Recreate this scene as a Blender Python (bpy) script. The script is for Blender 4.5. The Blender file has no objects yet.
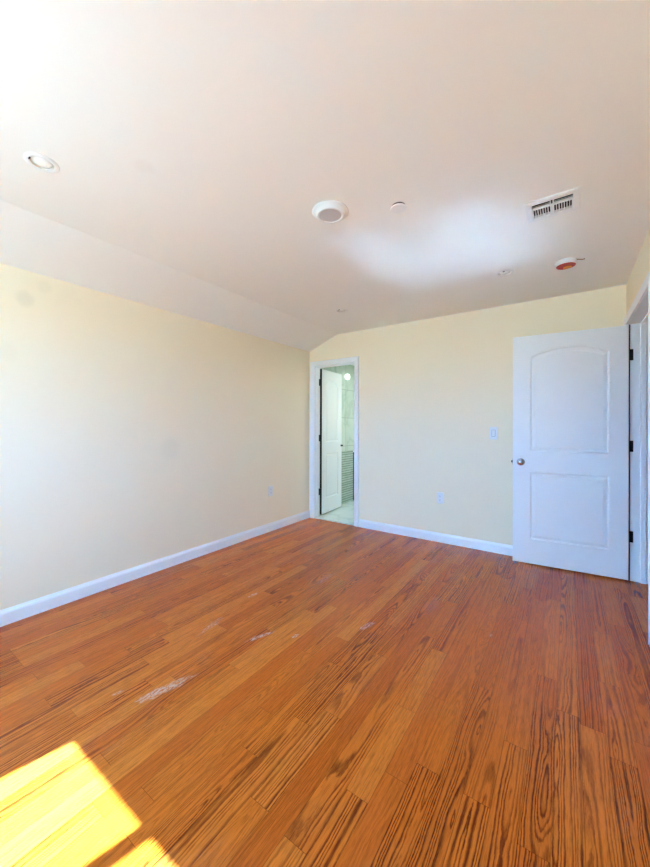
import bpy, bmesh, math
from math import pi, sin, cos, radians
from mathutils import Vector, Matrix

C = bpy.context.scene.collection
SC = bpy.context.scene

# ------------------------------------------------------------------ camera
cd = bpy.data.cameras.new('camera')
cam = bpy.data.objects.new('camera', cd)
C.objects.link(cam)
SC.camera = cam
cd.sensor_fit = 'VERTICAL'
cd.sensor_height = 24.0
cd.sensor_width = 24.0
cd.lens = 351.17 / 867.0 * 24.0
cd.shift_y = -8.56 / 867.0
cd.clip_start = 0.02
cam.matrix_world = (Matrix.Translation((0, 0, 1.239))
                    @ Matrix.Rotation(radians(34.674), 4, 'Z')
                    @ Matrix.Rotation(radians(90.10), 4, 'X')
                    @ Matrix.Rotation(radians(0.14), 4, 'Z'))

# ------------------------------------------------------------------ daylight
SKY_STRENGTH = 10.0
SUN_STRENGTH = 38.0
SUN_AZ = Vector((-0.215, -1.0, 0)).normalized()     # horizontal direction towards the sun
SUN_EL = radians(46.0)

world = bpy.data.worlds.new('daylight')
SC.world = world
world.use_nodes = True
wt = world.node_tree
wt.nodes.clear()
wo = wt.nodes.new('ShaderNodeOutputWorld')
wb = wt.nodes.new('ShaderNodeBackground')
wc = wt.nodes.new('ShaderNodeTexCoord')
ws = wt.nodes.new('ShaderNodeSeparateXYZ')
wr = wt.nodes.new('ShaderNodeValToRGB')
wm = wt.nodes.new('ShaderNodeMapRange')
wm.inputs['From Min'].default_value = -0.25
wm.inputs['From Max'].default_value = 1.0
e = wr.color_ramp.elements
e[0].position = 0.0; e[0].color = (0.495, 0.865, 1.06, 1)        # ground outside
e[1].position = 1.0; e[1].color = (0.30, 1.10, 2.20, 1)         # zenith
k = e.new(0.19); k.color = (0.495, 0.865, 1.06, 1)
k = e.new(0.21); k.color = (0.325, 1.11, 2.20, 1)                # horizon
k = e.new(0.55); k.color = (0.325, 1.11, 2.20, 1)
wt.links.new(wc.outputs['Generated'], ws.inputs[0])
wt.links.new(ws.outputs['Z'], wm.inputs['Value'])
wt.links.new(wm.outputs[0], wr.inputs[0])
wt.links.new(wr.outputs[0], wb.inputs['Color'])
wb.inputs['Strength'].default_value = SKY_STRENGTH
wt.links.new(wb.outputs[0], wo.inputs[0])

sun = bpy.data.lights.new('sun', 'SUN')
sun.energy = SUN_STRENGTH
sun.color = (0.53, 0.98, 1.40)
sun.angle = radians(0.5)
suno = bpy.data.objects.new('sun', sun)
C.objects.link(suno)
to_sun = Vector((SUN_AZ.x * cos(SUN_EL), SUN_AZ.y * cos(SUN_EL), sin(SUN_EL)))
suno.rotation_euler = to_sun.to_track_quat('Z', 'Y').to_euler()
suno.location = (-2.5, -6, 6)

SC.view_settings.view_transform = 'Standard'
SC.view_settings.look = 'None'
SC.view_settings.gamma = 1.0
SC.view_settings.use_curve_mapping = False
SC.view_settings.exposure = 1.47
SC.cycles.max_bounces = 14
SC.cycles.diffuse_bounces = 9
SC.cycles.transparent_max_bounces = 8
SC.cycles.sample_clamp_indirect = 300.0
SC.cycles.blur_glossy = 0.0

# ------------------------------------------------------------------ measures
XL, XR = -2.872, 0.394          # left and right wall faces
YB, YR = 3.782, -1.25           # back wall face, rear (window) wall face
HC, HL, XK = 2.405, 2.234, -2.424   # flat ceiling, top of left wall, ceiling kink
TW = 0.12                       # wall thickness
# bathroom doorway (in the back wall)
BX0, BX1, BZ = -2.785, -2.176, 2.026
# entry doorway (in the right wall)
EY0, EY1, EZ = 2.745, 3.712, 2.058


# ------------------------------------------------------------------ helpers
def lin(r, g, b):
    f = lambda c: (c / 255 / 12.92) if c / 255 <= 0.04045 else ((c / 255 + 0.055) / 1.055) ** 2.4
    return (f(r), f(g), f(b), 1.0)


def new_mat(name):
    m = bpy.data.materials.new(name)
    m.use_nodes = True
    nt = m.node_tree
    p = nt.nodes['Principled BSDF']
    return m, nt, p


class NG:
    """small helper that wires maths nodes"""
    def __init__(s, nt):
        s.nt = nt

    def put(s, sock, v):
        if isinstance(v, bpy.types.NodeSocket):
            s.nt.links.new(v, sock)
        else:
            sock.default_value = v

    def m(s, op, a, b=0.0, c=0.0, clamp=False):
        n = s.nt.nodes.new('ShaderNodeMath')
        n.operation = op
        n.use_clamp = clamp
        s.put(n.inputs[0], a); s.put(n.inputs[1], b); s.put(n.inputs[2], c)
        return n.outputs[0]

    def xyz(s, x, y, z):
        n = s.nt.nodes.new('ShaderNodeCombineXYZ')
        s.put(n.inputs[0], x); s.put(n.inputs[1], y); s.put(n.inputs[2], z)
        return n.outputs[0]

    def noise(s, vec, scale=1.0, detail=2.0, rough=0.5, dist=0.0):
        n = s.nt.nodes.new('ShaderNodeTexNoise')
        s.put(n.inputs['Vector'], vec)
        n.inputs['Scale'].default_value = scale
        n.inputs['Detail'].default_value = detail
        n.inputs['Roughness'].default_value = rough
        n.inputs['Distortion'].default_value = dist
        return n.outputs['Fac']

    def white(s, vec):
        n = s.nt.nodes.new('ShaderNodeTexWhiteNoise')
        n.noise_dimensions = '3D'
        s.put(n.inputs['Vector'], vec)
        return n.outputs['Value'], n.outputs['Color']

    def ramp(s, fac, stops, interp='LINEAR'):
        n = s.nt.nodes.new('ShaderNodeValToRGB')
        s.put(n.inputs[0], fac)
        n.color_ramp.interpolation = interp
        el = n.color_ramp.elements
        el[0].position, el[0].color = stops[0]
        el[1].position, el[1].color = stops[-1]
        for p, c in stops[1:-1]:
            x = el.new(p); x.color = c
        return n.outputs[0]

    def mix(s, fac, a, b, blend='MIX'):
        n = s.nt.nodes.new('ShaderNodeMix')
        n.data_type = 'RGBA'
        n.blend_type = blend
        s.put(n.inputs[0], fac)
        s.put(n.inputs[6], a); s.put(n.inputs[7], b)
        return n.outputs[2]

    def smooth(s, v, a, b, lo=0.0, hi=1.0):
        n = s.nt.nodes.new('ShaderNodeMapRange')
        n.interpolation_type = 'SMOOTHSTEP'
        s.put(n.inputs['Value'], v)
        n.inputs['From Min'].default_value = a
        n.inputs['From Max'].default_value = b
        n.inputs['To Min'].default_value = lo
        n.inputs['To Max'].default_value = hi
        return n.outputs[0]

    def pos(s):
        g = s.nt.nodes.new('ShaderNodeNewGeometry')
        x = s.nt.nodes.new('ShaderNodeSeparateXYZ')
        s.nt.links.new(g.outputs['Position'], x.inputs[0])
        return g.outputs['Position'], x.outputs[0], x.outputs[1], x.outputs[2]

    def bump(s, height, strength, distance, p):
        n = s.nt.nodes.new('ShaderNodeBump')
        n.inputs['Strength'].default_value = strength
        n.inputs['Distance'].default_value = distance
        s.put(n.inputs['Height'], height)
        s.nt.links.new(n.outputs[0], p.inputs['Normal'])


def paint(name, col, rough=0.55, mottle=0.03, scale=2.0, spots=(), bumpy=0.0):
    m, nt, p = new_mat(name)
    g = NG(nt)
    P, x, y, z = g.pos()
    n = g.noise(P, scale, 3.0, 0.55)
    dark = tuple(c * (1 - mottle * 2) for c in col[:3]) + (1,)
    c = g.mix(n, dark, col)
    for (sx, sy, sz, r, amt) in spots:                     # faint stains on the paint
        d = nt.nodes.new('ShaderNodeVectorMath'); d.operation = 'DISTANCE'
        g.put(d.inputs[0], P); d.inputs[1].default_value = (sx, sy, sz)
        wob = g.m('ADD', d.outputs['Value'], g.m('MULTIPLY', g.noise(P, 18, 2), r * 0.5))
        f = g.smooth(wob, r * 0.7, r * 1.45, amt, 0.0)
        c = g.mix(f, c, (0.42, 0.38, 0.27, 1))
    nt.links.new(c, p.inputs['Base Color'])
    p.inputs['Roughness'].default_value = rough
    if bumpy:
        g.bump(g.noise(P, 160, 2), bumpy, 0.002, p)
    return m


def plain(name, col, rough=0.4, metal=0.0, var=0.04):
    m, nt, p = new_mat(name)
    g = NG(nt)
    P, x, y, z = g.pos()
    n = g.noise(P, 24.0, 2.0)
    c = g.mix(n, tuple(q * (1 - var) for q in col[:3]) + (1,), tuple(min(1, q * (1 + var)) for q in col[:3]) + (1,))
    nt.links.new(c, p.inputs['Base Color'])
    p.inputs['Roughness'].default_value = rough
    p.inputs['Metallic'].default_value = metal
    return m


# ------------------------------------------------------------------ materials
def make_floor_mat():
    m, nt, p = new_mat('stained_oak_strip')
    g = NG(nt)
    P, X, Y, Z = g.pos()
    BW = 0.083
    xs = g.m('DIVIDE', g.m('ADD', X, 10.0), BW)
    row = g.m('FLOOR', xs)
    fx = g.m('FRACT', xs)
    # two random values per row, then boards of uneven length along y
    rv, rc = g.white(g.xyz(row, 3.7, 1.3))
    L = g.m('ADD', 0.62, g.m('MULTIPLY', rv, 0.75))
    ys = g.m('ADD', g.m('DIVIDE', g.m('ADD', Y, 20.0), L), g.m('MULTIPLY', rv, 17.31))
    wob = g.m('MULTIPLY', g.m('SINE', g.m('MULTIPLY', ys, 2.1)), 0.33)
    ys = g.m('ADD', ys, wob)
    brd = g.m('FLOOR', ys)
    fy = g.m('FRACT', ys)
    bv, bc = g.white(g.xyz(row, brd, 0.5))
    sep = nt.nodes.new('ShaderNodeSeparateXYZ')
    nt.links.new(bc, sep.inputs[0])
    r1, r2, r3 = sep.outputs[0], sep.outputs[1], sep.outputs[2]
    bv2, bc2 = g.white(g.xyz(brd, row, 7.5))
    # growth rings cut lengthwise: hyperbolic arches in some boards, straight lines in others
    u0 = g.m('MULTIPLY', g.m('SUBTRACT', fx, 0.5), BW)
    off = g.m('MULTIPLY', g.m('SUBTRACT', r1, 0.5), 0.11)
    v = g.m('ADD', Y, g.m('MULTIPLY', r2, 37.0))
    seed = g.m('MULTIPLY', r3, 91.0)
    warp = g.noise(g.xyz(g.m('MULTIPLY', u0, 13.0), g.m('MULTIPLY', v, 2.1), seed), 1.0, 2.0, 0.5)
    warp = g.m('MULTIPLY', g.m('SUBTRACT', warp, 0.5), 0.050)
    fine = g.noise(g.xyz(g.m('MULTIPLY', u0, 60.0), g.m('MULTIPLY', v, 14.0), seed), 1.0, 4.0, 0.7)
    fine = g.m('MULTIPLY', g.m('SUBTRACT', fine, 0.5), 0.0090)
    u = g.m('ADD', g.m('ADD', u0, off), g.m('MULTIPLY', warp, 0.35))
    d = g.m('ADD', g.m('MULTIPLY', g.m('SUBTRACT', g.noise(g.xyz(g.m('MULTIPLY', v, 1.05), seed, 2.0), 1.0, 1.0), 0.5), 0.17),
            g.m('ADD', warp, 0.012))
    rr = g.m('SQRT', g.m('ADD', g.m('MULTIPLY', u, u), g.m('MULTIPLY', d, d)))
    rr = g.m('ADD', rr, fine)
    spacing = g.m('ADD', 0.0066, g.m('MULTIPLY', bv2, 0.0070))
    tt = g.m('DIVIDE', rr, spacing)
    ring = g.m('FRACT', g.m('ADD', tt, g.m('MULTIPLY', g.m('SINE', g.m('ADD', g.m('MULTIPLY', tt, 1.7), seed)), 0.36)))
    line = g.m('MULTIPLY', g.smooth(ring, 0.30, 0.72), g.smooth(ring, 0.80, 1.0, 1.0, 0.0))
    # open pores
    pores = g.noise(g.xyz(g.m('MULTIPLY', X, 520.0), g.m('MULTIPLY', Y, 24.0), seed), 1.0, 2.0, 0.6)
    pores = g.smooth(pores, 0.44, 0.72)
    fleck = g.noise(g.xyz(g.m('MULTIPLY', X, 95.0), g.m('MULTIPLY', Y, 9.0), seed), 1.0, 3.0, 0.6)
    patchy = g.smooth(g.noise(g.xyz(g.m('MULTIPLY', u0, 9.0), g.m('MULTIPLY', v, 1.6), g.m('ADD', seed, 5.0)), 1.0, 2.0), 0.28, 0.58, 0.40, 1.0)
    strength = g.m('MULTIPLY', g.smooth(g.m('FRACT', g.m('MULTIPLY', bv2, 7.7)), 0.15, 0.75, 0.26, 1.0), patchy)
    grain = g.m('ADD', g.m('MULTIPLY', g.m('MULTIPLY', line, strength), 0.90),
                g.m('ADD', g.m('MULTIPLY', pores, 0.34), g.m('MULTIPLY', g.m('SUBTRACT', fleck, 0.45), 0.80)), clamp=True)
    # each board takes the stain differently
    light = g.ramp(bv, [(0.0, lin(204, 97, 25)), (0.35, lin(212, 106, 29)), (0.7, lin(218, 113, 33)), (1.0, lin(223, 122, 41))])
    darkc = g.ramp(bv2, [(0.0, lin(76, 20, 5)), (1.0, lin(108, 35, 9))])
    col = g.mix(g.m('MULTIPLY', grain, 0.95), light, darkc)
    # joints between boards
    ex = g.m('MULTIPLY', g.m('MINIMUM', fx, g.m('SUBTRACT', 1.0, fx)), BW)
    ey = g.m('MULTIPLY', g.m('MINIMUM', fy, g.m('SUBTRACT', 1.0, fy)), L)
    joint = g.m('MAXIMUM', g.smooth(ex, 0.0004, 0.0013, 1.0, 0.0), g.smooth(ey, 0.0004, 0.0015, 1.0, 0.0))
    col = g.mix(g.m('MULTIPLY', joint, 0.55), col, lin(45, 14, 5))
    # scuffs: dried plaster dust rubbed into the finish (x, y centre, half length, half width, tilt, amount)
    marks = [(-1.556, 0.925, 0.150, 0.030, 14, 0.9), (-1.708, 0.80, 0.035, 0.010, 18, 0.5),
             (-1.488, 1.475, 0.095, 0.016, 22, 0.75), (-1.318, 1.605, 0.026, 0.012, 10, 0.85),
             (-1.888, 1.817, 0.055, 0.018, 6, 0.5), (-1.812, 1.392, 0.125, 0.024, -12, 0.30),
             (-1.614, 2.352, 0.150, 0.040, 0, 0.22), (-1.02, 1.939, 0.075, 0.022, 16, 0.5),
             (-0.374, 2.275, 0.016, 0.008, 0, 0.8), (-0.77, 2.42, 0.16, 0.05, 0, 0.14)]
    dust = None
    ragged = g.m('MULTIPLY', g.m('SUBTRACT', g.noise(g.xyz(g.m('MULTIPLY', X, 45.0), g.m('MULTIPLY', Y, 18.0), 1.0), 1.0, 3.0, 0.6), 0.5), 1.7)
    speck = g.smooth(g.noise(g.xyz(g.m('MULTIPLY', X, 110.0), g.m('MULTIPLY', Y, 42.0), 3.0), 1.0, 4.0, 0.75), 0.46, 0.56)
    for (mx, my, a, b, t, amt) in marks:
        ct, st = cos(radians(t)), sin(radians(t))
        dx, dy = g.m('SUBTRACT', X, mx), g.m('SUBTRACT', Y, my)
        al = g.m('ADD', g.m('MULTIPLY', dx, st / a), g.m('MULTIPLY', dy, ct / a))
        ac = g.m('SUBTRACT', g.m('MULTIPLY', dx, ct / b), g.m('MULTIPLY', dy, st / b))
        q = g.m('SQRT', g.m('ADD', g.m('MULTIPLY', al, al), g.m('MULTIPLY', ac, ac)))
        f = g.m('MULTIPLY', g.smooth(g.m('ADD', q, ragged), 0.45, 1.1, 1.0, 0.0), amt)
        dust = f if dust is None else g.m('MAXIMUM', dust, f)
    haze = g.smooth(g.noise(g.xyz(g.m('MULTIPLY', X, 3.0), g.m('MULTIPLY', Y, 1.3), 9.0), 1.0, 4.0, 0.65), 0.55, 0.80, 0.0, 0.06)
    dustf = g.m('MAXIMUM', g.m('MULTIPLY', dust, g.m('ADD', g.m('MULTIPLY', speck, 0.75), 0.12)), g.m('MULTIPLY', haze, g.m('ADD', 0.4, speck)))
    col = g.mix(dustf, col, lin(205, 172, 160))
    nt.links.new(col, p.inputs['Base Color'])
    smear = g.noise(g.xyz(g.m('MULTIPLY', X, 5.0), g.m('MULTIPLY', Y, 2.0), 0.0), 1.0, 4.0, 0.6)
    ro = g.m('ADD', g.m('ADD', 0.10, g.m('MULTIPLY', smear, 0.08)), g.m('ADD', g.m('MULTIPLY', grain, 0.08), g.m('MULTIPLY', dustf, 0.5)))
    nt.links.new(ro, p.inputs['Roughness'])
    p.inputs['IOR'].default_value = 1.45
    p.inputs['Specular IOR Level'].default_value = 0.32
    h = g.m('SUBTRACT', g.m('MULTIPLY', grain, -0.35), joint)
    g.bump(h, 0.12, 0.0010, p)
    return m


def make_tile_mat(name, kind):
    m, nt, p = new_mat(name)
    g = NG(nt)
    P, X, Y, Z = g.pos()
    vein = g.noise(P, 2.2, 4.0, 0.55, 0.4)
    v = g.m('ABSOLUTE', g.m('SUBTRACT', vein, 0.5))
    col = g.ramp(v, [(0.0, lin(186, 198, 187)), (0.05, lin(204, 213, 203)), (0.3, lin(216, 223, 213))])
    H = g.m('ADD', X, Y)
    if kind == 'wall':
        zt = g.m('DIVIDE', g.m('SUBTRACT', Z, 0.913), 0.45)
        ht = g.m('DIVIDE', g.m('ADD', H, 10 - 1.99), 0.30)
        ez = g.m('MULTIPLY', g.m('ABSOLUTE', g.m('SUBTRACT', g.m('FRACT', g.m('ADD', zt, 0.5)), 0.5)), 0.45)
        eh = g.m('MULTIPLY', g.m('ABSOLUTE', g.m('SUBTRACT', g.m('FRACT', g.m('ADD', ht, 0.5)), 0.5)), 0.30)
        gr = g.smooth(g.m('MINIMUM', ez, eh), 0.002, 0.004, 1.0, 0.0)
        # per-tile tone
        tv, _ = g.white(g.xyz(g.m('FLOOR', zt), g.m('FLOOR', ht), 2.0))
        col = g.mix(g.m('MULTIPLY', tv, 0.25), col, lin(188, 202, 188))
        col = g.mix(gr, col, lin(150, 160, 148))
        g.bump(gr, 0.3, -0.002, p)
    elif kind == 'ribbed':
        rt = g.m('FRACT', g.m('DIVIDE', Z, 0.037))
        gr = g.smooth(g.m('ABSOLUTE', g.m('SUBTRACT', rt, 0.5)), 0.32, 0.46)
        hs = g.m('FRACT', g.m('ADD', g.m('DIVIDE', H, 0.15), g.m('MULTIPLY', g.m('FLOOR', g.m('DIVIDE', Z, 0.037)), 0.37)))
        g2 = g.smooth(g.m('ABSOLUTE', g.m('SUBTRACT', hs, 0.5)), 0.485, 0.495)
        tv, _ = g.white(g.xyz(g.m('FLOOR', g.m('DIVIDE', Z, 0.037)), 1.0, 2.0))
        col = g.mix(g.m('ADD', 0.25, g.m('MULTIPLY', tv, 0.4)), col, lin(158, 176, 150))
        col = g.mix(g.m('MAXIMUM', gr, g.m('MULTIPLY', g2, 0.6)), col, lin(122, 136, 116))
        g.bump(gr, 0.5, -0.003, p)
    else:
        xt = g.m('DIVIDE', g.m('ADD', X, 10.0), 0.60)
        yt = g.m('DIVIDE', g.m('ADD', Y, 10.0), 0.60)
        gx = g.m('MULTIPLY', g.m('ABSOLUTE', g.m('SUBTRACT', g.m('FRACT', xt), 0.5)), 0.6)
        gy = g.m('MULTIPLY', g.m('ABSOLUTE', g.m('SUBTRACT', g.m('FRACT', yt), 0.5)), 0.6)
        gr = g.smooth(g.m('MAXIMUM', gx, gy), 0.297, 0.299)
        col = g.mix(g.m('MULTIPLY', gr, 0.6), col, lin(150, 160, 150))
    nt.links.new(col, p.inputs['Base Color'])
    p.inputs['Roughness'].default_value = 0.16
    return m


def glass_mat():
    m, nt, p = new_mat('window_glass')
    nt.nodes.remove(p)
    out = nt.nodes['Material Output']
    tr = nt.nodes.new('ShaderNodeBsdfTransparent')
    gl = nt.nodes.new('ShaderNodeBsdfGlossy')
    gl.inputs['Roughness'].default_value = 0.02
    fr = nt.nodes.new('ShaderNodeFresnel')
    fr.inputs['IOR'].default_value = 1.3
    mx = nt.nodes.new('ShaderNodeMixShader')
    nt.links.new(fr.outputs[0], mx.inputs[0])
    nt.links.new(tr.outputs[0], mx.inputs[1])
    nt.links.new(gl.outputs[0], mx.inputs[2])
    nt.links.new(mx.outputs[0], out.inputs[0])
    return m


def emit_mat(name, col, strength):
    m, nt, p = new_mat(name)
    p.inputs['Base Color'].default_value = col
    p.inputs['Emission Color'].default_value = col
    p.inputs['Emission Strength'].default_value = strength
    return m


CREAM = lin(245, 230, 202)
M_floor = make_floor_mat()
M_wall = paint('cream_wall_paint', CREAM, 0.6, 0.012, 1.6,
               spots=[(XL, 0.757, 2.048, 0.055, 0.16), (XL, 0.66, 1.695, 0.07, 0.07), (XL, 1.761, 1.039, 0.10, 0.07),
                      (XL, 0.86, 2.16, 0.05, 0.07)])
M_ceil = paint('white_ceiling_paint', lin(240, 237, 232), 0.6, 0.012, 1.2,
               spots=[(-1.572, 0.839, HC, 0.05, 0.06)])
M_trim = paint('white_trim_gloss', lin(236, 237, 239), 0.32, 0.01, 3.0)
M_door = paint('white_door_paint', lin(238, 238, 239), 0.38, 0.01, 3.0)
M_black = plain('black_metal', (0.012, 0.012, 0.013, 1), 0.35, 0.6)
M_gap = plain('gap_black', (0.008, 0.008, 0.008, 1), 0.7)  # black for strips drawn in place of the dark door gaps
M_chrome = plain('polished_chrome', (0.34, 0.33, 0.33, 1), 0.10, 1.0, 0.02)
M_plast = plain('white_plastic', (0.80, 0.80, 0.79, 1), 0.35, 0, 0.01)
M_lens = plain('grey_lens', lin(196, 192, 194), 0.5)
M_baffle = plain('off_white_baffle', lin(232, 224, 212), 0.5)
M_bulb = plain('frosted_bulb', (0.9, 0.9, 0.88, 1), 0.25, 0, 0.01)
M_dark = plain('dark_void', (0.03, 0.03, 0.032, 1), 0.9)
M_slot = plain('dark_slot', (0.05, 0.05, 0.055, 1), 0.6)
M_red = plain('red_dust_cap', lin(178, 24, 22), 0.4, 0, 0.12)
M_orange = plain('orange_sticker', lin(222, 140, 28), 0.45, 0, 0.08)
M_brass = plain('tan_wire', lin(150, 108, 50), 0.45, 0.2)
M_tile = make_tile_mat('marble_wall_tile', 'wall')
M_rib = make_tile_mat('ribbed_stone_tile', 'ribbed')
M_bfloor = make_tile_mat('marble_floor_tile', 'floor')
M_marble = make_tile_mat('marble_saddle', 'plain_floor')
M_bathpaint = paint('bath_white_paint', lin(236, 241, 238), 0.5, 0.01)
M_glass = glass_mat()


# ------------------------------------------------------------------ mesh helpers
def obj(name, bm, mat, parent=None, smooth=None, loc=None):
    me = bpy.data.meshes.new(name)
    bmesh.ops.recalc_face_normals(bm, faces=bm.faces)
    bm.to_mesh(me)
    bm.free()
    me.materials.append(mat)
    o = bpy.data.objects.new(name, me)
    C.objects.link(o)
    if loc is not None:
        o.location = loc
    if smooth is not None:
        for p in me.polygons:
            p.use_smooth = True
        me.set_sharp_from_angle(angle=radians(smooth))
    if parent is not None:
        o.parent = parent
    return o


def tag(o, label, cat, group=None, kind=None):
    o['label'] = label
    o['category'] = cat
    if group:
        o['group'] = group
    if kind:
        o['kind'] = kind
    return o


def empty(name, loc=(0, 0, 0)):
    o = bpy.data.objects.new(name, None)
    o.empty_display_size = 0.05
    C.objects.link(o)
    o.location = loc
    return o


def add_box(bm, x0, x1, y0, y1, z0, z1, bev=0.0, seg=2):
    t = bmesh.new()
    vs = [t.verts.new((x, y, z)) for x in (x0, x1) for y in (y0, y1) for z in (z0, z1)]
    for f in ((0, 1, 3, 2), (4, 6, 7, 5), (0, 4, 5, 1), (2, 3, 7, 6), (0, 2, 6, 4), (1, 5, 7, 3)):
        t.faces.new([vs[i] for i in f])
    bmesh.ops.recalc_face_normals(t, faces=t.faces)
    if bev:
        bmesh.ops.bevel(t, geom=list(t.edges), offset=bev, segments=seg, profile=0.5, affect='EDGES')
    merge(bm, t)


def merge(bm, t, mat=None):
    me = bpy.data.meshes.new('tmp')
    if mat is not None:
        bmesh.ops.transform(t, matrix=mat, verts=t.verts)
    t.to_mesh(me)
    t.free()
    bm.from_mesh(me)
    bpy.data.meshes.remove(me)


def boxes(*lst, bev=0.0):
    bm = bmesh.new()
    for b in lst:
        add_box(bm, *b, bev=bev)
    return bm


def add_prism(bm, outline, axis, a, b, bev=0.0):
    """extrude a 2D outline (list of (p,q)) from a to b along axis; p,q are the other axes in order"""
    t = bmesh.new()
    def mk(p, q, v):
        return {'X': (v, p, q), 'Y': (p, v, q), 'Z': (p, q, v)}[axis]
    A = [t.verts.new(mk(p, q, a)) for p, q in outline]
    B = [t.verts.new(mk(p, q, b)) for p, q in outline]
    n = len(outline)
    t.faces.new(A)
    t.faces.new(list(reversed(B)))
    for i in range(n):
        t.faces.new((A[i], B[i], B[(i + 1) % n], A[(i + 1) % n]))
    bmesh.ops.recalc_face_normals(t, faces=t.faces)
    if bev:
        bmesh.ops.bevel(t, geom=list(t.edges), offset=bev, segments=2, profile=0.5, affect='EDGES')
    merge(bm, t)


def add_lathe(bm, prof, seg=40, mat=None):
    """prof: (radius, z) along the z axis"""
    t = bmesh.new()
    rings = []
    for r, z in prof:
        if r < 1e-6:
            rings.append([t.verts.new((0, 0, z))])
        else:
            rings.append([t.verts.new((r * cos(2 * pi * i / seg), r * sin(2 * pi * i / seg), z)) for i in range(seg)])
    for a, b in zip(rings, rings[1:]):
        for i in range(seg):
            j = (i + 1) % seg
            if len(a) == 1 and len(b) == 1:
                continue
            if len(a) == 1:
                t.faces.new((a[0], b[j], b[i]))
            elif len(b) == 1:
                t.faces.new((a[i], a[j], b[0]))
            else:
                t.faces.new((a[i], a[j], b[j], b[i]))
    merge(bm, t, mat)


def add_tube(bm, pts, r, seg=10):
    t = bmesh.new()
    pts = [Vector(p) for p in pts]
    rings = []
    for i, p in enumerate(pts):
        d = (pts[min(i + 1, len(pts) - 1)] - pts[max(i - 1, 0)]).normalized()
        a = d.cross(Vector((0, 0, 1)))
        if a.length < 1e-4:
            a = d.cross(Vector((1, 0, 0)))
        a.normalize()
        b = d.cross(a)
        rings.append([t.verts.new(p + (a * cos(2 * pi * k / seg) + b * sin(2 * pi * k / seg)) * r) for k in range(seg)])
    for A, B in zip(rings, rings[1:]):
        for i in range(seg):
            j = (i + 1) % seg
            t.faces.new((A[i], A[j], B[j], B[i]))
    t.faces.new(rings[0])
    t.faces.new(list(reversed(rings[-1])))
    merge(bm, t)


def holed_sheet(bm, outer, holes, f3):
    """flat sheet with holes; f3 maps (p,q) to 3D"""
    t = bmesh.new()
    edges = []
    for loop in [outer] + list(holes):
        vs = [t.verts.new(f3(p, q)) for p, q in loop]
        for i in range(len(vs)):
            edges.append(t.edges.new((vs[i], vs[(i + 1) % len(vs)])))
    bmesh.ops.triangle_fill(t, use_beauty=True, use_dissolve=False, edges=edges)
    merge(bm, t)


def rect(x0, x1, y0, y1):
    return [(x0, y0), (x1, y0), (x1, y1), (x0, y1)]


def circle(cx, cy, r, n=40):
    return [(cx + r * cos(2 * pi * i / n), cy + r * sin(2 * pi * i / n)) for i in range(n)]


# ------------------------------------------------------------------ room shell
def struct(name, bm, m, label, cat):
    return tag(obj(name, bm, m), label, cat, kind='structure')


struct('floor', boxes((XL - TW, 1.75, YR - TW, YB + 0.035, -0.10, 0.0)), M_floor,
       'reddish brown stained oak strip floor, scuffed, with a sunlit patch', 'floor')

# left wall (top meets the slope)
bm = bmesh.new()
add_prism(bm, [(XL - TW, -0.02), (XL, -0.02), (XL, HL), (XL - TW, HL - 0.05)], 'Y', YR - TW, YB)
struct('wall_left', bm, M_wall, 'long cream wall on the left with one outlet', 'wall')

# back wall with the bathroom doorway
J = 0.02
bm = bmesh.new()
add_prism(bm, [(XL - TW, -0.02), (BX0 - J, -0.02), (BX0 - J, BZ + J), (BX1 + J, BZ + J), (BX1 + J, -0.02),
               (XR + TW, -0.02), (XR + TW, HC + 0.02), (XK, HC + 0.02), (XL - TW, HL - 0.02)], 'Y', YB, YB + TW)
struct('wall_back', bm, M_wall, 'cream end wall with narrow bathroom doorway, switch and outlet', 'wall')

# right wall with the entry doorway
bm = bmesh.new()
add_prism(bm, [(YR - TW, -0.02), (EY0 - J, -0.02), (EY0 - J, EZ + J), (EY1 + J, EZ + J), (EY1 + J, -0.02),
               (YB, -0.02), (YB, HC + 0.02), (YR - TW, HC + 0.02)], 'X', XR, XR + TW)
struct('wall_right', bm, M_wall, 'cream wall at the right edge with the entry doorway', 'wall')

# rear wall (behind the camera) with the window opening
WX0, WX1, WZ0, WZ1 = -2.06, -0.86, 0.92, 2.075
bm = bmesh.new()
add_box(bm, XL - TW, WX0, YR - TW, YR, -0.02, HC + 0.02)
add_box(bm, WX1, XR, YR - TW, YR, -0.02, HC + 0.02)
add_box(bm, WX0, WX1, YR - TW, YR, -0.02, WZ0)
add_box(bm, WX0, WX1, YR - TW, YR, WZ1, HC + 0.02)
struct('wall_rear', bm, M_wall, 'cream wall with the window opposite the bathroom doorway', 'wall')

# ceiling: flat field with openings for the fixtures, sloped strip along the left wall
DOWN = [(-1.927, 0.566), (-0.398, 2.976), (-1.888, 3.018)]
VX0, VX1, VY0, VY1 = -0.190, 0.050, 2.108, 2.320
bm = bmesh.new()
holes = [circle(x, y, 0.048) for x, y in DOWN] + [rect(VX0 + 0.028, VX1 - 0.028, VY0 + 0.031, VY1 - 0.031)]
holed_sheet(bm, rect(XK, XR + TW, YR - TW, YB + 0.02), holes, lambda p, q: (p, q, HC))
t = bmesh.new()
sl = (HC - HL) / (XK - XL)
vs = [t.verts.new(v) for v in ((XL - 0.06, YR - TW, HL - 0.06 * sl), (XK, YR - TW, HC), (XK, YB + 0.02, HC), (XL - 0.06, YB + 0.02, HL - 0.06 * sl))]
t.faces.new(vs)
merge(bm, t)
add_box(bm, XL - TW, XR + TW, YR - TW, YB + 0.02, HC + 0.16, HC + 0.20)
struct('ceiling', bm, M_ceil, 'white ceiling, flat with a sloped strip along the left wall', 'ceiling')

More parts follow.
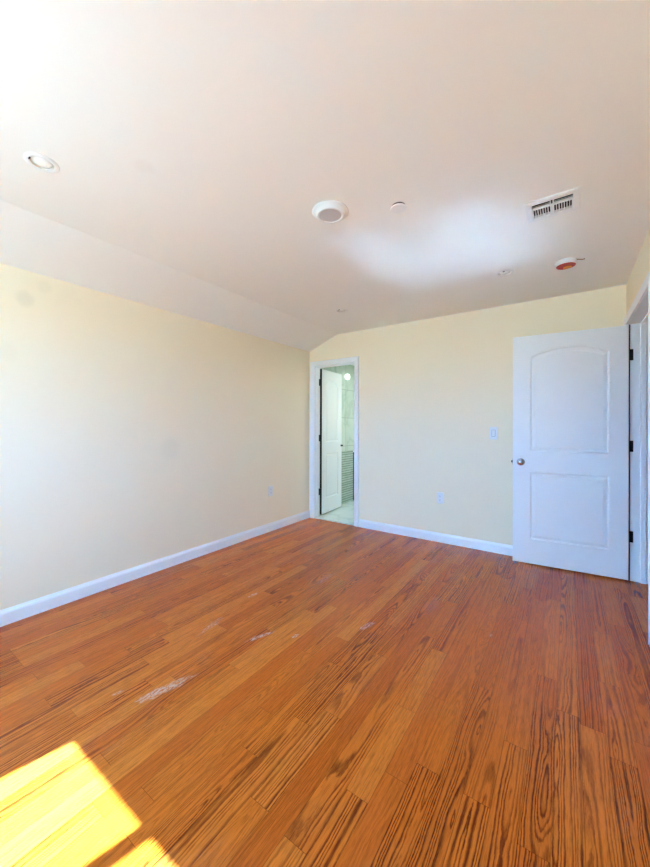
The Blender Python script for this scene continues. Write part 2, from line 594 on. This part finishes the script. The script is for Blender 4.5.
# hallway outside the entry door
struct('wall_hallway_far', boxes((1.62, 1.74, 1.6, YB + TW, -0.02, 2.5)), M_wall, 'hallway wall opposite the entry doorway', 'wall')
struct('wall_hallway_back', boxes((XR + TW, 1.62, YB, YB + TW, -0.02, 2.5)), M_wall, 'hallway end wall beyond the entry doorway', 'wall')
struct('wall_hallway_front', boxes((XR + TW, 1.62, 1.6, 1.72, -0.02, 2.5)), M_wall, 'hallway wall on the near side of the entry doorway', 'wall')
struct('ceiling_hallway', boxes((XR + TW, 1.74, 1.6, YB + TW, HC, 2.5)), M_ceil, 'white ceiling of the hallway', 'ceiling')

# bathroom shell
QX, QY, QZ = -2.93, 5.62, 2.235
bm = bmesh.new()
add_box(bm, QX - 0.10, QX, YB + TW, QY + 0.1, 0.826, QZ)
struct('wall_bathroom_left', bm, M_tile, 'pale marble tiled bathroom wall above the ribbed tiles', 'wall')
bm = bmesh.new()
add_box(bm, QX - 0.10, QX + 0.012, YB + TW, QY, -0.02, 0.82)
add_box(bm, QX - 0.10, QX + 0.018, YB + TW, QY, 0.82, 0.832, bev=0.003)
struct('wall_bathroom_wainscot', bm, M_rib, 'lower bathroom wall of thin ribbed stone tiles', 'wall')
struct('wall_bathroom_far', boxes((QX, -1.0, QY, QY + 0.1, -0.02, QZ)), M_tile, 'tiled far wall of the bathroom', 'wall')
struct('wall_bathroom_right', boxes((-1.1, -1.0, YB + TW, QY, -0.02, QZ)), M_tile, 'tiled wall at the other side of the bathroom', 'wall')
struct('ceiling_bathroom', boxes((QX - 0.1, -1.0, YB + TW, QY + 0.1, QZ, QZ + 0.1)), M_bathpaint, 'white bathroom ceiling', 'ceiling')
struct('floor_bathroom', boxes((QX, -1.0, YB + TW - 0.01, QY, -0.08, 0.006)), M_bfloor, 'pale marble tile floor of the bathroom', 'floor')
bm = bmesh.new()
add_box(bm, BX0 - 0.005, BX1 + 0.005, YB + 0.004, YB + 0.143, -0.08, 0.014, bev=0.004)
struct('trim_3', bm, M_marble, 'pale marble saddle under the bathroom doorway', 'threshold')


# ------------------------------------------------------------------ trim
def baseboard(name, run, label):
    """run: list of (p0, p1, inward normal) in plan"""
    bm = bmesh.new()
    for (x0, y0), (x1, y1), (nx, ny) in run:
        prof = [(0.0, 0.0), (0.014, 0.0), (0.014, 0.070), (0.011, 0.080), (0.006, 0.088), (0.003, 0.096), (0.0, 0.096)]
        t = bmesh.new()
        A = [t.verts.new((x0 + nx * d, y0 + ny * d, z)) for d, z in prof]
        B = [t.verts.new((x1 + nx * d, y1 + ny * d, z)) for d, z in prof]
        n = len(prof)
        t.faces.new(A); t.faces.new(list(reversed(B)))
        for i in range(n):
            t.faces.new((A[i], B[i], B[(i + 1) % n], A[(i + 1) % n]))
        merge(bm, t)
    return struct(name, bm, M_trim, label, 'baseboard')


CW = 0.064
baseboard('baseboard_left', [((XL, YR), (XL, YB), (1, 0))], 'white baseboard along the long left wall')
baseboard('baseboard_back', [((BX1 + CW + 0.006, YB), (XR, YB), (0, -1))], 'white baseboard between the bathroom doorway and the open door')
baseboard('baseboard_right', [((XR, YR), (XR, EY0 - CW - 0.006), (-1, 0))], 'white baseboard on the right wall before the entry doorway')
baseboard('baseboard_rear', [((XL, YR), (XR, YR), (0, 1))], 'white baseboard under the window')


def casing(bm, a0, a1, ztop, f3, w=CW):
    """mitred three-sided casing; f3(along, out, z) to 3D"""
    prof = [(0.005, 0.0), (0.005, 0.009), (0.010, 0.012), (0.030, 0.014), (0.046, 0.017), (w - 0.003, 0.018), (w, 0.015), (w, 0.0)]
    t = bmesh.new()
    rows = []
    for o, d in prof:
        rows.append([t.verts.new(f3(a0 - o, d, 0.0)), t.verts.new(f3(a0 - o, d, ztop + o)),
                     t.verts.new(f3(a1 + o, d, ztop + o)), t.verts.new(f3(a1 + o, d, 0.0))])
    n = len(rows)
    for i in range(n):
        A, B = rows[i], rows[(i + 1) % n]
        for k in range(3):
            t.faces.new((A[k], A[k + 1], B[k + 1], B[k]))
    t.faces.new([r[0] for r in rows])
    t.faces.new([r[3] for r in reversed(rows)])
    merge(bm, t)


def jamb_boards(bm, axis, a0, a1, ztop, d0, d1, s0, s1, sd=0.011):
    """lining of a doorway (three boards) with a door stop from depth s0 to s1"""
    def put(p0, p1, z0, z1, e0, e1, bev=0.0012):
        if axis == 'X':
            add_box(bm, p0, p1, e0, e1, z0, z1, bev=bev)
        else:
            add_box(bm, e0, e1, p0, p1, z0, z1, bev=bev)
    put(a0 - J, a0, 0, ztop + J, d0, d1)
    put(a1, a1 + J, 0, ztop + J, d0, d1)
    put(a0, a1, ztop, ztop + J, d0, d1)
    put(a0, a0 + sd, 0, ztop, s0, s1)
    put(a1 - sd, a1, 0, ztop, s0, s1)
    put(a0 + sd, a1 - sd, ztop - sd, ztop, s0, s1)


bm = bmesh.new()
casing(bm, BX0, BX1, BZ, lambda a, d, z: (a, YB - d, z))
casing(bm, BX0, BX1, BZ, lambda a, d, z: (a, YB + TW + d, z), 0.055)
jamb_boards(bm, 'X', BX0, BX1, BZ, YB, YB + TW, YB + 0.045, YB + TW - 0.038)
struct('trim_1', bm, M_trim, 'white casing and jamb around the bathroom doorway', 'door casing')

bm = bmesh.new()
casing(bm, EY0, EY1, EZ, lambda a, d, z: (XR - d, a, z), 0.060)
casing(bm, EY0, EY1, EZ, lambda a, d, z: (XR + TW + d, a, z), 0.060)
jamb_boards(bm, 'Y', EY0, EY1, EZ, XR, XR + TW, XR + 0.079, XR + 0.112)
trim2 = struct('trim_2', bm, M_trim, 'white casing and jamb around the entry doorway at the right edge', 'door casing')


o = obj('shadow_gap_strip', boxes((XR + 0.006, XR + 0.015, EY1 - 0.004, EY1 + 0.001, 0.0, EZ)), M_gap, trim2)  # black strip painting in the shadow gap between leaf and jamb
o['label'] = 'black strip painted in for the shadow gap on the hinge side'

# ------------------------------------------------------------------ doors
def panel_outline(u0, u1, z0, z1, rise, n=24):
    pts = [(u0, z0), (u1, z0), (u1, z1)]
    if rise > 0:
        w = (u1 - u0) / 2
        R = (w * w + rise * rise) / (2 * rise)
        cz = z1 + rise - R
        a0 = math.asin(w / R)
        for i in range(1, n):
            a = a0 - 2 * a0 * i / n
            pts.append(((u0 + u1) / 2 + R * sin(a), cz + R * cos(a)))
    pts.append((u0, z1))
    return pts


def door_leaf(name, width, z0, z1, th, panels, knob_u, knob_z, mats, ks=1.0):
    """leaf in local coordinates: u along +x from the hinge edge, visible face at y=0 looking to -y, thickness to +y.
    panels: (u0,u1,z0,z1,rise,part_name)"""
    outs = [panel_outline(*p[:5]) for p in panels]
    bm = bmesh.new()
    ed = 0.002
    for side in (0, 1):
        yy = 0.0 if side == 0 else th
        holed_sheet(bm, rect(ed, width - ed, z0 + ed, z1 - ed), outs, lambda p, q: (p, yy, q))
    t = bmesh.new()
    loops = []
    for inset, yy in ((ed, 0.0), (0.0, ed), (0.0, th - ed), (ed, th)):
        loops.append([t.verts.new((x, yy, z)) for x, z in rect(inset, width - inset, z0 + inset, z1 - inset)])
    for A, B in zip(loops, loops[1:]):
        for i in range(4):
            t.faces.new((A[i], A[(i + 1) % 4], B[(i + 1) % 4], B[i]))
    merge(bm, t)
    bmesh.ops.remove_doubles(bm, verts=bm.verts, dist=1e-5)
    root = obj(name, bm, M_door)
    # moulded panels, one part each: a cove down, a long rising bevel, a flat field; same on both faces
    for (u0, u1, pz0, pz1, rise, pname) in panels:
        pb = bmesh.new()
        for side in (0, 1):
            t = bmesh.new()
            rings = []
            for ins, dep in ((0.0, 0.0), (0.003, 0.004), (0.006, 0.0095), (0.010, 0.0125), (0.014, 0.0125), (0.024, 0.0085), (0.034, 0.0045), (0.037, 0.0022), (0.040, 0.0020)):
                r2 = max(rise - ins * 0.15, 0) if rise > 0 else 0
                ol = panel_outline(u0 + ins, u1 - ins, pz0 + ins, pz1 - ins * 0.98, r2)
                yy = dep if side == 0 else th - dep
                rings.append([t.verts.new((p, yy, q)) for p, q in ol])
            for A, B in zip(rings, rings[1:]):
                n = len(A)
                for i in range(n):
                    t.faces.new((A[i], A[(i + 1) % n], B[(i + 1) % n], B[i]))
            t.faces.new(rings[-1])
            bmesh.ops.recalc_face_normals(t, faces=t.faces)
            merge(pb, t)
        obj(pname, pb, M_door, root, smooth=18)
    # knob set
    for side in (0, 1):
        yy = 0.0 if side == 0 else th
        sgn = -1 if side == 0 else 1
        M = Matrix.Translation((knob_u, yy, knob_z)) @ Matrix.Rotation(pi / 2 * (1 if sgn < 0 else -1), 4, 'X') @ Matrix.Scale(ks, 4)
        b = bmesh.new()
        add_lathe(b, [(0, 0), (0.031, 0), (0.0325, 0.003), (0.030, 0.007), (0.022, 0.009), (0.012, 0.011), (0.010, 0.020), (0.0, 0.020)], 36, M)
        ro = obj('rosette', b, mats['knob'], root, smooth=40)
        b = bmesh.new()
        add_lathe(b, [(0, 0.018), (0.011, 0.018), (0.012, 0.026), (0.020, 0.032), (0.026, 0.040), (0.027, 0.048), (0.024, 0.056), (0.016, 0.061), (0.0, 0.062)], 36, M)
        obj('knob', b, mats['knob'], ro, smooth=50)
    b = bmesh.new()
    add_box(b, width - 0.001, width + 0.0015, th / 2 - 0.012, th / 2 + 0.012, knob_z - 0.028, knob_z + 0.028, bev=0.0004)
    add_box(b, width + 0.001, width + 0.012, th / 2 - 0.007, th / 2 + 0.007, knob_z - 0.010, knob_z + 0.010, bev=0.002)
    obj('latch_bolt', b, mats['latch'], root)
    return root


# --- entry door: standing open, hinged at the right wall
hinge = Vector((0.3977, 3.671, 0)); latch = Vector((-0.4132, 3.6018, 0))
W_E = (latch - hinge).length
ang = math.atan2((latch - hinge).y, (latch - hinge).x)
# visible face looks towards the camera: mirror u so that the thickness lies towards the back wall
d1 = door_leaf('door_1', W_E, 0.015, 2.045, 0.035,
               [(0.122, 0.675, 1.015, 1.855, 0.063, 'arched_panel'), (0.122, 0.675, 0.233, 0.831, 0.0, 'square_panel')],
               W_E - 0.064, 0.916, {'knob': M_chrome, 'latch': M_black})
# local +x runs hinge -> latch, local +y must point to the back wall: reflect in place
for o in [d1] + list(d1.children_recursive):
    for v in o.data.vertices:
        v.co.y = -v.co.y
    o.data.flip_normals()
d1.location = hinge
d1.rotation_euler = (0, 0, ang)
tag(d1, 'wide white two-panel door standing open beside the right wall, chrome knob', 'door', kind='structure')

# --- bathroom door: swung into the bathroom
bh = Vector((-2.766, 3.925, 0)); bl = Vector((-2.812, 4.504, 0))
W_B = 0.585
bang = math.atan2((bl - bh).y, (bl - bh).x)
d2 = door_leaf('door_2', W_B, 0.022, 2.012, 0.035,
               [(0.110, 0.475, 1.010, 1.790, 0.105, 'arched_panel'), (0.110, 0.475, 0.225, 0.850, 0.0, 'square_panel')],
               W_B - 0.020, 0.94, {'knob': M_black, 'latch': M_black}, 0.5)
for o in [d2] + list(d2.children_recursive):
    for v in o.data.vertices:
        v.co.y = v.co.y
d2.location = bh
d2.rotation_euler = (0, 0, bang)
tag(d2, 'narrow white two-panel door swung into the bathroom, black hinges', 'door', kind='structure')


def world_part(name, bm, mat, root, smooth=None):
    """a part modelled in world space, kept there under a placed root"""
    bpy.context.view_layer.update()
    inv = (Matrix.Translation(root.location) @ root.rotation_euler.to_matrix().to_4x4()).inverted()
    bmesh.ops.transform(bm, matrix=inv, verts=bm.verts)
    return obj(name, bm, mat, root, smooth=smooth)


for hz in (0.354, 1.079, 1.813):
    b = bmesh.new()
    add_box(b, XR + 0.004, XR + 0.036, EY1 - 0.003, EY1 + 0.001, hz - 0.045, hz + 0.045, bev=0.001)
    add_box(b, XR + 0.0045, XR + 0.0065, EY1 - 0.040, EY1 - 0.003, hz - 0.045, hz + 0.045)
    for k in range(5):
        z0 = hz - 0.045 + k * 0.018
        add_lathe(b, [(0, z0 + 0.0006), (0.006, z0 + 0.0006), (0.006, z0 + 0.0174), (0, z0 + 0.0174)], 16, Matrix.Translation((XR + 0.006, EY1 - 0.008, 0)))
    for sz in (-0.03, 0.0, 0.03):
        add_lathe(b, [(0.004, 0), (0.003, 0.0012), (0, 0.0014)], 12,
                  Matrix.Translation((XR + 0.022 + (0.006 if sz else -0.004), EY1 - 0.003, hz + sz)) @ Matrix.Rotation(pi / 2, 4, 'X'))
    h = world_part('hinge', b, M_black, d1, smooth=40)
    h['label'] = 'black butt hinge'
for hz in (0.337, 1.068, 1.826):
    b = bmesh.new()
    add_box(b, BX0 - 0.001, BX0 + 0.003, YB + TW - 0.036, YB + TW + 0.001, hz - 0.045, hz + 0.045, bev=0.001)
    for k in range(5):
        z0 = hz - 0.045 + k * 0.018
        add_lathe(b, [(0, z0 + 0.0006), (0.007, z0 + 0.0006), (0.007, z0 + 0.0174), (0, z0 + 0.0174)], 16, Matrix.Translation((BX0 + 0.004, YB + TW + 0.010, 0)))
    h = world_part('hinge', b, M_black, d2, smooth=40)
    h['label'] = 'black butt hinge'
b = boxes((-0.004, 0.0, 0.001, 0.034, 0.022, 2.012))  # black strip standing in for the dark gap beside the hinge edge
s = obj('edge_gap_strip', b, M_gap, d2)
s['label'] = 'black strip for the dark gap along the hinge edge'

# ------------------------------------------------------------------ window behind the camera
w1 = empty('window_1', ((WX0 + WX1) / 2, YR - 0.06, WZ0))
tag(w1, 'white two-light window in the wall facing the bathroom doorway', 'window', kind='structure')
ctr = w1.location.copy()
FR = 0.062


def wpart(name, lst, mat, parent, bev=0.003):
    b = bmesh.new()
    for x in lst:
        add_box(b, x[0] - ctr.x, x[1] - ctr.x, x[2] - ctr.y, x[3] - ctr.y, x[4] - ctr.z, x[5] - ctr.z, bev=bev)
    return obj(name, b, mat, parent)


yf0, yf1 = YR - 0.085, YR - 0.035
MX0, MX1 = -1.488, -1.436
fo = wpart('window_frame', [(WX0, WX0 + FR, yf0, yf1, WZ0, WZ1), (WX1 - FR, WX1, yf0, yf1, WZ0, WZ1),
                            (WX0 + FR, WX1 - FR, yf0, yf1, WZ1 - FR, WZ1), (WX0 + FR, WX1 - FR, yf0, yf1, WZ0, WZ0 + FR),
                            (MX0, MX1, yf0, yf1, WZ0 + FR, WZ1 - FR)], M_trim, w1)
for x0, x1 in ((WX0 + FR, MX0), (MX1, WX1 - FR)):
    wpart('pane', [(x0 - 0.004, x1 + 0.004, YR - 0.062, YR - 0.058, WZ0 + FR - 0.004, WZ1 - FR + 0.004)], M_glass, fo, bev=0)
wpart('window_sill', [(WX0 - 0.05, WX1 + 0.05, YR - 0.034, YR + 0.05, WZ0 - 0.025, WZ0)], M_trim, w1)
b = bmesh.new()
for (x0, x1, z0, z1) in ((WX0 - 0.07, WX0, WZ0, WZ1 + 0.07), (WX1, WX1 + 0.07, WZ0, WZ1 + 0.07), (WX0, WX1, WZ1, WZ1 + 0.07), (WX0 - 0.05, WX1 + 0.05, WZ0 - 0.09, WZ0 - 0.026)):
    add_box(b, x0 - ctr.x, x1 - ctr.x, YR - ctr.y, YR + 0.016 - ctr.y, z0 - ctr.z, z1 - ctr.z, bev=0.003)
obj('window_casing', b, M_trim, w1)

# ------------------------------------------------------------------ ceiling fixtures
dl_labels = ['round white recessed downlight at the upper left, largest of the three',
             'small white recessed downlight between the air vent and the back wall',
             'small white recessed downlight above the bathroom doorway']


def make_downlight(x, y):
    r = empty('recessed_downlight', (x, y, HC))
    b = bmesh.new()
    add_lathe(b, [(0.046, 0.0), (0.044, -0.003), (0.050, -0.0045), (0.060, -0.0035), (0.064, -0.0012), (0.0645, 0.0)], 48)
    obj('trim_ring', b, M_plast, r, smooth=50)
    b = bmesh.new()
    pr = [(0.0455, -0.004)]
    for i in range(6):
        z = 0.004 + i * 0.010
        pr += [(0.0450 - i * 0.0012, z), (0.0440 - i * 0.0012, z + 0.003)]
    pr += [(0.037, 0.075), (0.0, 0.075)]
    add_lathe(b, pr, 48)
    obj('baffle', b, M_baffle, r, smooth=35)
    b = bmesh.new()
    add_lathe(b, [(0.012, 0.075), (0.014, 0.060), (0.024, 0.040), (0.034, 0.020), (0.038, 0.010), (0.037, 0.002), (0.026, -0.003), (0.0, -0.005)], 40)
    obj('bulb', b, M_bulb, r, smooth=60)
    b = boxes((-0.006, 0.006, -0.048, -0.043, -0.009, -0.003))
    obj('clip', b, M_slot, r)
    return r


dl0 = make_downlight(*DOWN[0])
tag(dl0, dl_labels[0], 'ceiling light', 'recessed ceiling downlights')
for (x, y), lb in zip(DOWN[1:], dl_labels[1:]):
    r = dl0.copy(); C.objects.link(r)
    r.location = (x, y, HC)
    r['label'] = lb
    for ch in list(dl0.children):
        c = ch.copy(); C.objects.link(c); c.parent = r

# drum fixture with a grey lens
r = empty('ceiling_light', (-1.066, 1.588, HC))
tag(r, 'round white surface-mounted ceiling fixture with a grey lens, centre of the ceiling', 'ceiling light')
b = bmesh.new()
add_lathe(b, [(0.098, 0.0), (0.100, -0.003), (0.097, -0.007), (0.083, -0.010), (0.0755, -0.018), (0.072, -0.0235), (0.066, -0.025), (0.061, -0.023), (0.060, -0.019)], 64)
obj('housing', b, M_plast, r, smooth=40)
b = bmesh.new()
add_lathe(b, [(0.0602, -0.020), (0.045, -0.0215), (0.0, -0.023)], 64)
o = obj('lens', b, M_lens, r, smooth=40); o['label'] = 'grey lens'

# small cover disc standing off the ceiling
r = empty('ceiling_cover_plate', (-0.741, 1.752, HC))
tag(r, 'small flat white disc on the ceiling with a dark gap above it', 'cover plate')
b = bmesh.new()
add_lathe(b, [(0.0, -0.008), (0.036, -0.008), (0.0415, -0.010), (0.0425, -0.013), (0.040, -0.016), (0.0, -0.018)], 48)
obj('plate', b, M_plast, r, smooth=40)
b = bmesh.new()
add_lathe(b, [(0.036, 0.0), (0.0345, -0.0085), (0.0, -0.0085)], 40)  # dark ring painting in the shadow gap between plate and ceiling
o = obj('shadow_gap_ring', b, M_dark, r, smooth=40); o['label'] = 'dark ring painted in for the shadow gap'

# air register
r = empty('air_vent', ((VX0 + VX1) / 2, (VY0 + VY1) / 2, HC))
tag(r, 'white rectangular air register with dark slots on the ceiling', 'vent')
hx, hy = (VX1 - VX0) / 2, (VY1 - VY0) / 2
ix, iy = hx - 0.030, hy - 0.034
b = bmesh.new()
prof = [(0.0, 0.0), (0.0, -0.0035), (0.006, -0.0065), (0.025, -0.0075), (0.030, -0.006), (0.030, 0.012)]
t = bmesh.new()
rows = [[t.verts.new((x, y, z)) for x, y in rect(-hx + d, hx - d, -hy + d * 34 / 30, hy - d * 34 / 30)] for d, z in prof]
for A, B in zip(rows, rows[1:]):
    for i in range(4):
        t.faces.new((A[i], A[(i + 1) % 4], B[(i + 1) % 4], B[i]))
merge(b, t)
obj('face_frame', b, M_plast, r)
midy = -iy + 0.046
b = bmesh.new()
add_box(b, -0.009, 0.009, -iy, iy, -0.0070, 0.004, bev=0.001)
add_box(b, -ix, ix, midy - 0.007, midy + 0.007, -0.0070, 0.004, bev=0.001)
add_box(b, -ix, ix, iy - 0.012, iy, -0.0070, 0.004, bev=0.001)
obj('divider', b, M_plast, r)
for sgn in (-1, 1):
    for q in range(3):
        yy = -iy + 0.006 + q * 0.0155
        b = bmesh.new()
        t = bmesh.new()
        add_box(t, 0.009, ix, -0.0035, 0.0035, -0.0007, 0.0007)
        merge(b, t, Matrix.Translation((0, yy, -0.002)) @ Matrix.Rotation(radians(35), 4, 'X'))
        if sgn < 0:
            for v in b.verts:
                v.co.x = -v.co.x
        obj('louvre', b, M_plast, r)
    for q in range(7):
        xx = sgn * (0.0145 + q * (ix - 0.0145) / 6.6)
        b = bmesh.new()
        t = bmesh.new()
        add_box(t, -0.0022, 0.0022, midy + 0.007, iy - 0.012, -0.005, 0.005)
        merge(b, t, Matrix.Translation((xx + sgn * 0.0045, 0, -0.001)) @ Matrix.Rotation(radians(0), 4, 'Y'))
        obj('louvre', b, M_plast, r)
b = bmesh.new()
add_box(b, -0.0035, 0.0035, -iy - 0.006, -iy + 0.014, -0.016, -0.006, bev=0.001)
obj('damper_lever', b, M_slot, r)
b = bmesh.new()
t = bmesh.new()
rows = [[t.verts.new((x, y, z)) for x, y in rect(-ix, ix, -iy, iy)] for z in (0.012, 0.10)]
for i in range(4):
    t.faces.new((rows[0][i], rows[0][(i + 1) % 4], rows[1][(i + 1) % 4], rows[1][i]))
t.faces.new(rows[1])
merge(b, t)
obj('duct_boot', b, M_dark, r)

# smoke alarm with a red cap and a stray wire
r = empty('smoke_detector', (-0.013, 3.018, HC))
tag(r, 'white round smoke alarm with a red underside and stray tan wire on the ceiling', 'smoke alarm')
b = bmesh.new()
add_lathe(b, [(0.066, 0.0), (0.067, -0.004), (0.066, -0.018), (0.064, -0.027), (0.062, -0.030), (0.0590, -0.030), (0.0585, -0.027)], 56)
obj('base', b, M_plast, r, smooth=40)
b = bmesh.new()
add_lathe(b, [(0.0587, -0.027), (0.057, -0.032), (0.048, -0.034), (0.044, -0.030), (0.030, -0.029), (0.0, -0.029)], 56)
o = obj('dust_cap', b, M_red, r, smooth=40); o['label'] = 'red dust cap'
b = bmesh.new()
pts = [(0.026 * cos(a) + 0.010, 0.016 * sin(a) + 0.026) for a in [2 * pi * i / 32 for i in range(32)]]
add_prism(b, pts, 'Z', -0.036, -0.028)
o = obj('sticker', b, M_orange, r); o['label'] = 'orange oval patch'
b = bmesh.new()
add_tube(b, [(0.058, -0.020, -0.002), (0.066, -0.026, -0.010), (0.080, -0.026, -0.014), (0.096, -0.020, -0.016), (0.108, -0.016, -0.013)], 0.0028)
o = obj('wire', b, M_brass, r, smooth=60); o['label'] = 'tan wire end'


# ------------------------------------------------------------------ wall plates
def plate_bm(w=0.074, h=0.118, d=0.006):
    b = bmesh.new()
    prof = [(0.0, 0.0), (0.0, 0.002), (0.002, 0.0045), (0.006, d)]
    t = bmesh.new()
    rows = [[t.verts.new((x, -dd, z)) for x, z in rect(-w / 2 + i, w / 2 - i, -h / 2 + i, h / 2 - i)] for i, dd in prof]
    for A, B in zip(rows, rows[1:]):
        for i in range(4):
            t.faces.new((A[i], A[(i + 1) % 4], B[(i + 1) % 4], B[i]))
    t.faces.new(rows[-1])
    merge(b, t)
    return b


def screw(root, x, z, d=0.006):
    b = bmesh.new()
    add_lathe(b, [(0.0035, 0), (0.003, 0.0012), (0, 0.0014)], 14, Matrix.Translation((x, -d, z)) @ Matrix.Rotation(pi / 2, 4, 'X'))
    obj('screw', b, M_plast, root)


def make_outlet(loc, rz):
    r = empty('electrical_outlet', loc)
    r.rotation_euler = (0, 0, rz)
    obj('cover_plate', plate_bm(), M_plast, r)
    for s in (-1, 1):
        b = bmesh.new()
        ol = []
        for i in range(28):
            a = 2 * pi * i / 28
            ol.append((0.0165 * cos(a), max(-0.0125, min(0.0125, 0.0165 * sin(a))) + s * 0.0195))
        add_prism(b, ol, 'Y', -0.0085, -0.0055)
        f = obj('receptacle', b, M_plast, r)
        b = bmesh.new()
        add_box(b, -0.0078, -0.0054, -0.0090, -0.008, s * 0.0195 - 0.003, s * 0.0195 + 0.006)
        add_box(b, 0.0054, 0.0078, -0.0090, -0.008, s * 0.0195 - 0.002, s * 0.0195 + 0.005)
        add_lathe(b, [(0.0026, 0), (0, 0.0006)], 12, Matrix.Translation((0, -0.0085, s * 0.0195 - 0.008)) @ Matrix.Rotation(pi / 2, 4, 'X'))
        obj('slots', b, M_slot, f)
    screw(r, 0, 0)
    return r


o1 = make_outlet((-1.119, YB, 0.470), 0)
tag(o1, 'white duplex outlet low on the back wall below the switch', 'outlet', 'duplex wall outlets')
o2 = o1.copy(); C.objects.link(o2)
o2.location = (XL, 3.03, 0.470); o2.rotation_euler = (0, 0, pi / 2)
o2['label'] = 'white duplex outlet low on the long left wall near the corner'
for ch in list(o1.children):
    c = ch.copy(); C.objects.link(c); c.parent = o2
    for gch in ch.children:
        d = gch.copy(); C.objects.link(d); d.parent = c

sw = empty('light_switch', (-0.601, YB, 1.168))
tag(sw, 'white wall switch plate beside the open door', 'light switch')
obj('cover_plate', plate_bm(0.076, 0.124), M_plast, sw)
b = bmesh.new()
add_box(b, -0.0165, 0.0165, -0.0075, -0.005, -0.033, 0.033, bev=0.0008)
obj('rocker_frame', b, M_slot, sw)
b = bmesh.new()
add_prism(b, [(-0.0055, -0.031), (-0.0100, -0.031), (-0.0080, 0.0), (-0.0125, 0.031), (-0.0055, 0.031)], 'X', -0.0145, 0.0145)
obj('rocker', b, M_plast, sw)
screw(sw, 0, 0.050); screw(sw, 0, -0.050)

# ------------------------------------------------------------------ bathroom things
v = empty('vanity_cabinet', (-2.62, 5.30, 0.006))
tag(v, 'white bathroom cabinet with a black strip for its side gap, behind the bathroom doorway casing', 'cabinet')
b = boxes((-0.282, 0.56, -0.25, 0.30, 0.06, 0.795), bev=0.003)
obj('body', b, M_trim, v)
b = boxes((-0.297, 0.58, -0.27, 0.305, 0.795, 0.822), bev=0.004)
obj('countertop', b, M_trim, v)
b = boxes((-0.298, -0.282, -0.262, 0.28, 0.0, 0.793), bev=0.002)  # black strip drawn for the dark gap between cabinet and wall
o = obj('side_gap_strip', b, M_black, v); o['label'] = 'black strip for the dark side gap'
b = boxes((-0.258, 0.56, -0.245, 0.28, 0.0, 0.06))
o = obj('plinth', b, M_black, v); o['label'] = 'black plinth'
for x0 in (-0.279, 0.165):
    b = boxes((x0, x0 + 0.385, -0.268, -0.25, 0.08, 0.775), bev=0.003)
    dr = obj('cabinet_door', b, M_trim, v)
    b = bmesh.new()
    add_tube(b, [(x0 + 0.345, -0.268, 0.60), (x0 + 0.345, -0.292, 0.605), (x0 + 0.345, -0.292, 0.715), (x0 + 0.345, -0.268, 0.72)], 0.005)
    obj('handle', b, M_black, dr)

r = empty('wall_lamp', (QX, 4.815, 2.018))
tag(r, 'small round white lamp high on the bathroom tiles', 'lamp')
b = bmesh.new()
add_lathe(b, [(0, 0), (0.040, 0), (0.042, 0.006), (0.036, 0.012), (0, 0.012)], 32, Matrix.Rotation(pi / 2, 4, 'Y'))
obj('backplate', b, M_plast, r, smooth=40)
b = bmesh.new()
add_lathe(b, [(0.030, 0.012), (0.040, 0.022), (0.044, 0.036), (0.040, 0.052), (0.026, 0.064), (0, 0.068)], 32, Matrix.Rotation(pi / 2, 4, 'Y'))
obj('globe', b, emit_mat('lamp_globe', (0.93, 1.0, 0.97, 1), 1.0), r, smooth=60)

# unseen bathroom ceiling lamp, added to light the tiled room
r = empty('bathroom_added_lamp', (-1.95, 4.75, QZ))
tag(r, 'round white lamp added out of view on the bathroom ceiling', 'lamp')
b = bmesh.new()
add_lathe(b, [(0.15, 0.0), (0.155, -0.006), (0.15, -0.03), (0.14, -0.032), (0.138, -0.028)], 48)
obj('added_lamp_rim', b, M_plast, r, smooth=40)
b = bmesh.new()
add_lathe(b, [(0.1385, -0.028), (0.09, -0.040), (0, -0.045)], 48)
obj('added_diffuser', b, emit_mat('added_lamp_diffuser', (0.90, 1.0, 0.96, 1), 1.5), r, smooth=60)
al = bpy.data.lights.new('bathroom_added_light', 'AREA')
al.shape = 'DISK'; al.size = 0.26; al.energy = 5.6; al.color = (0.88, 0.99, 1.0)
ao = bpy.data.objects.new('bathroom_added_light', al)
C.objects.link(ao)
ao.location = (-1.95, 4.75, QZ - 0.06)
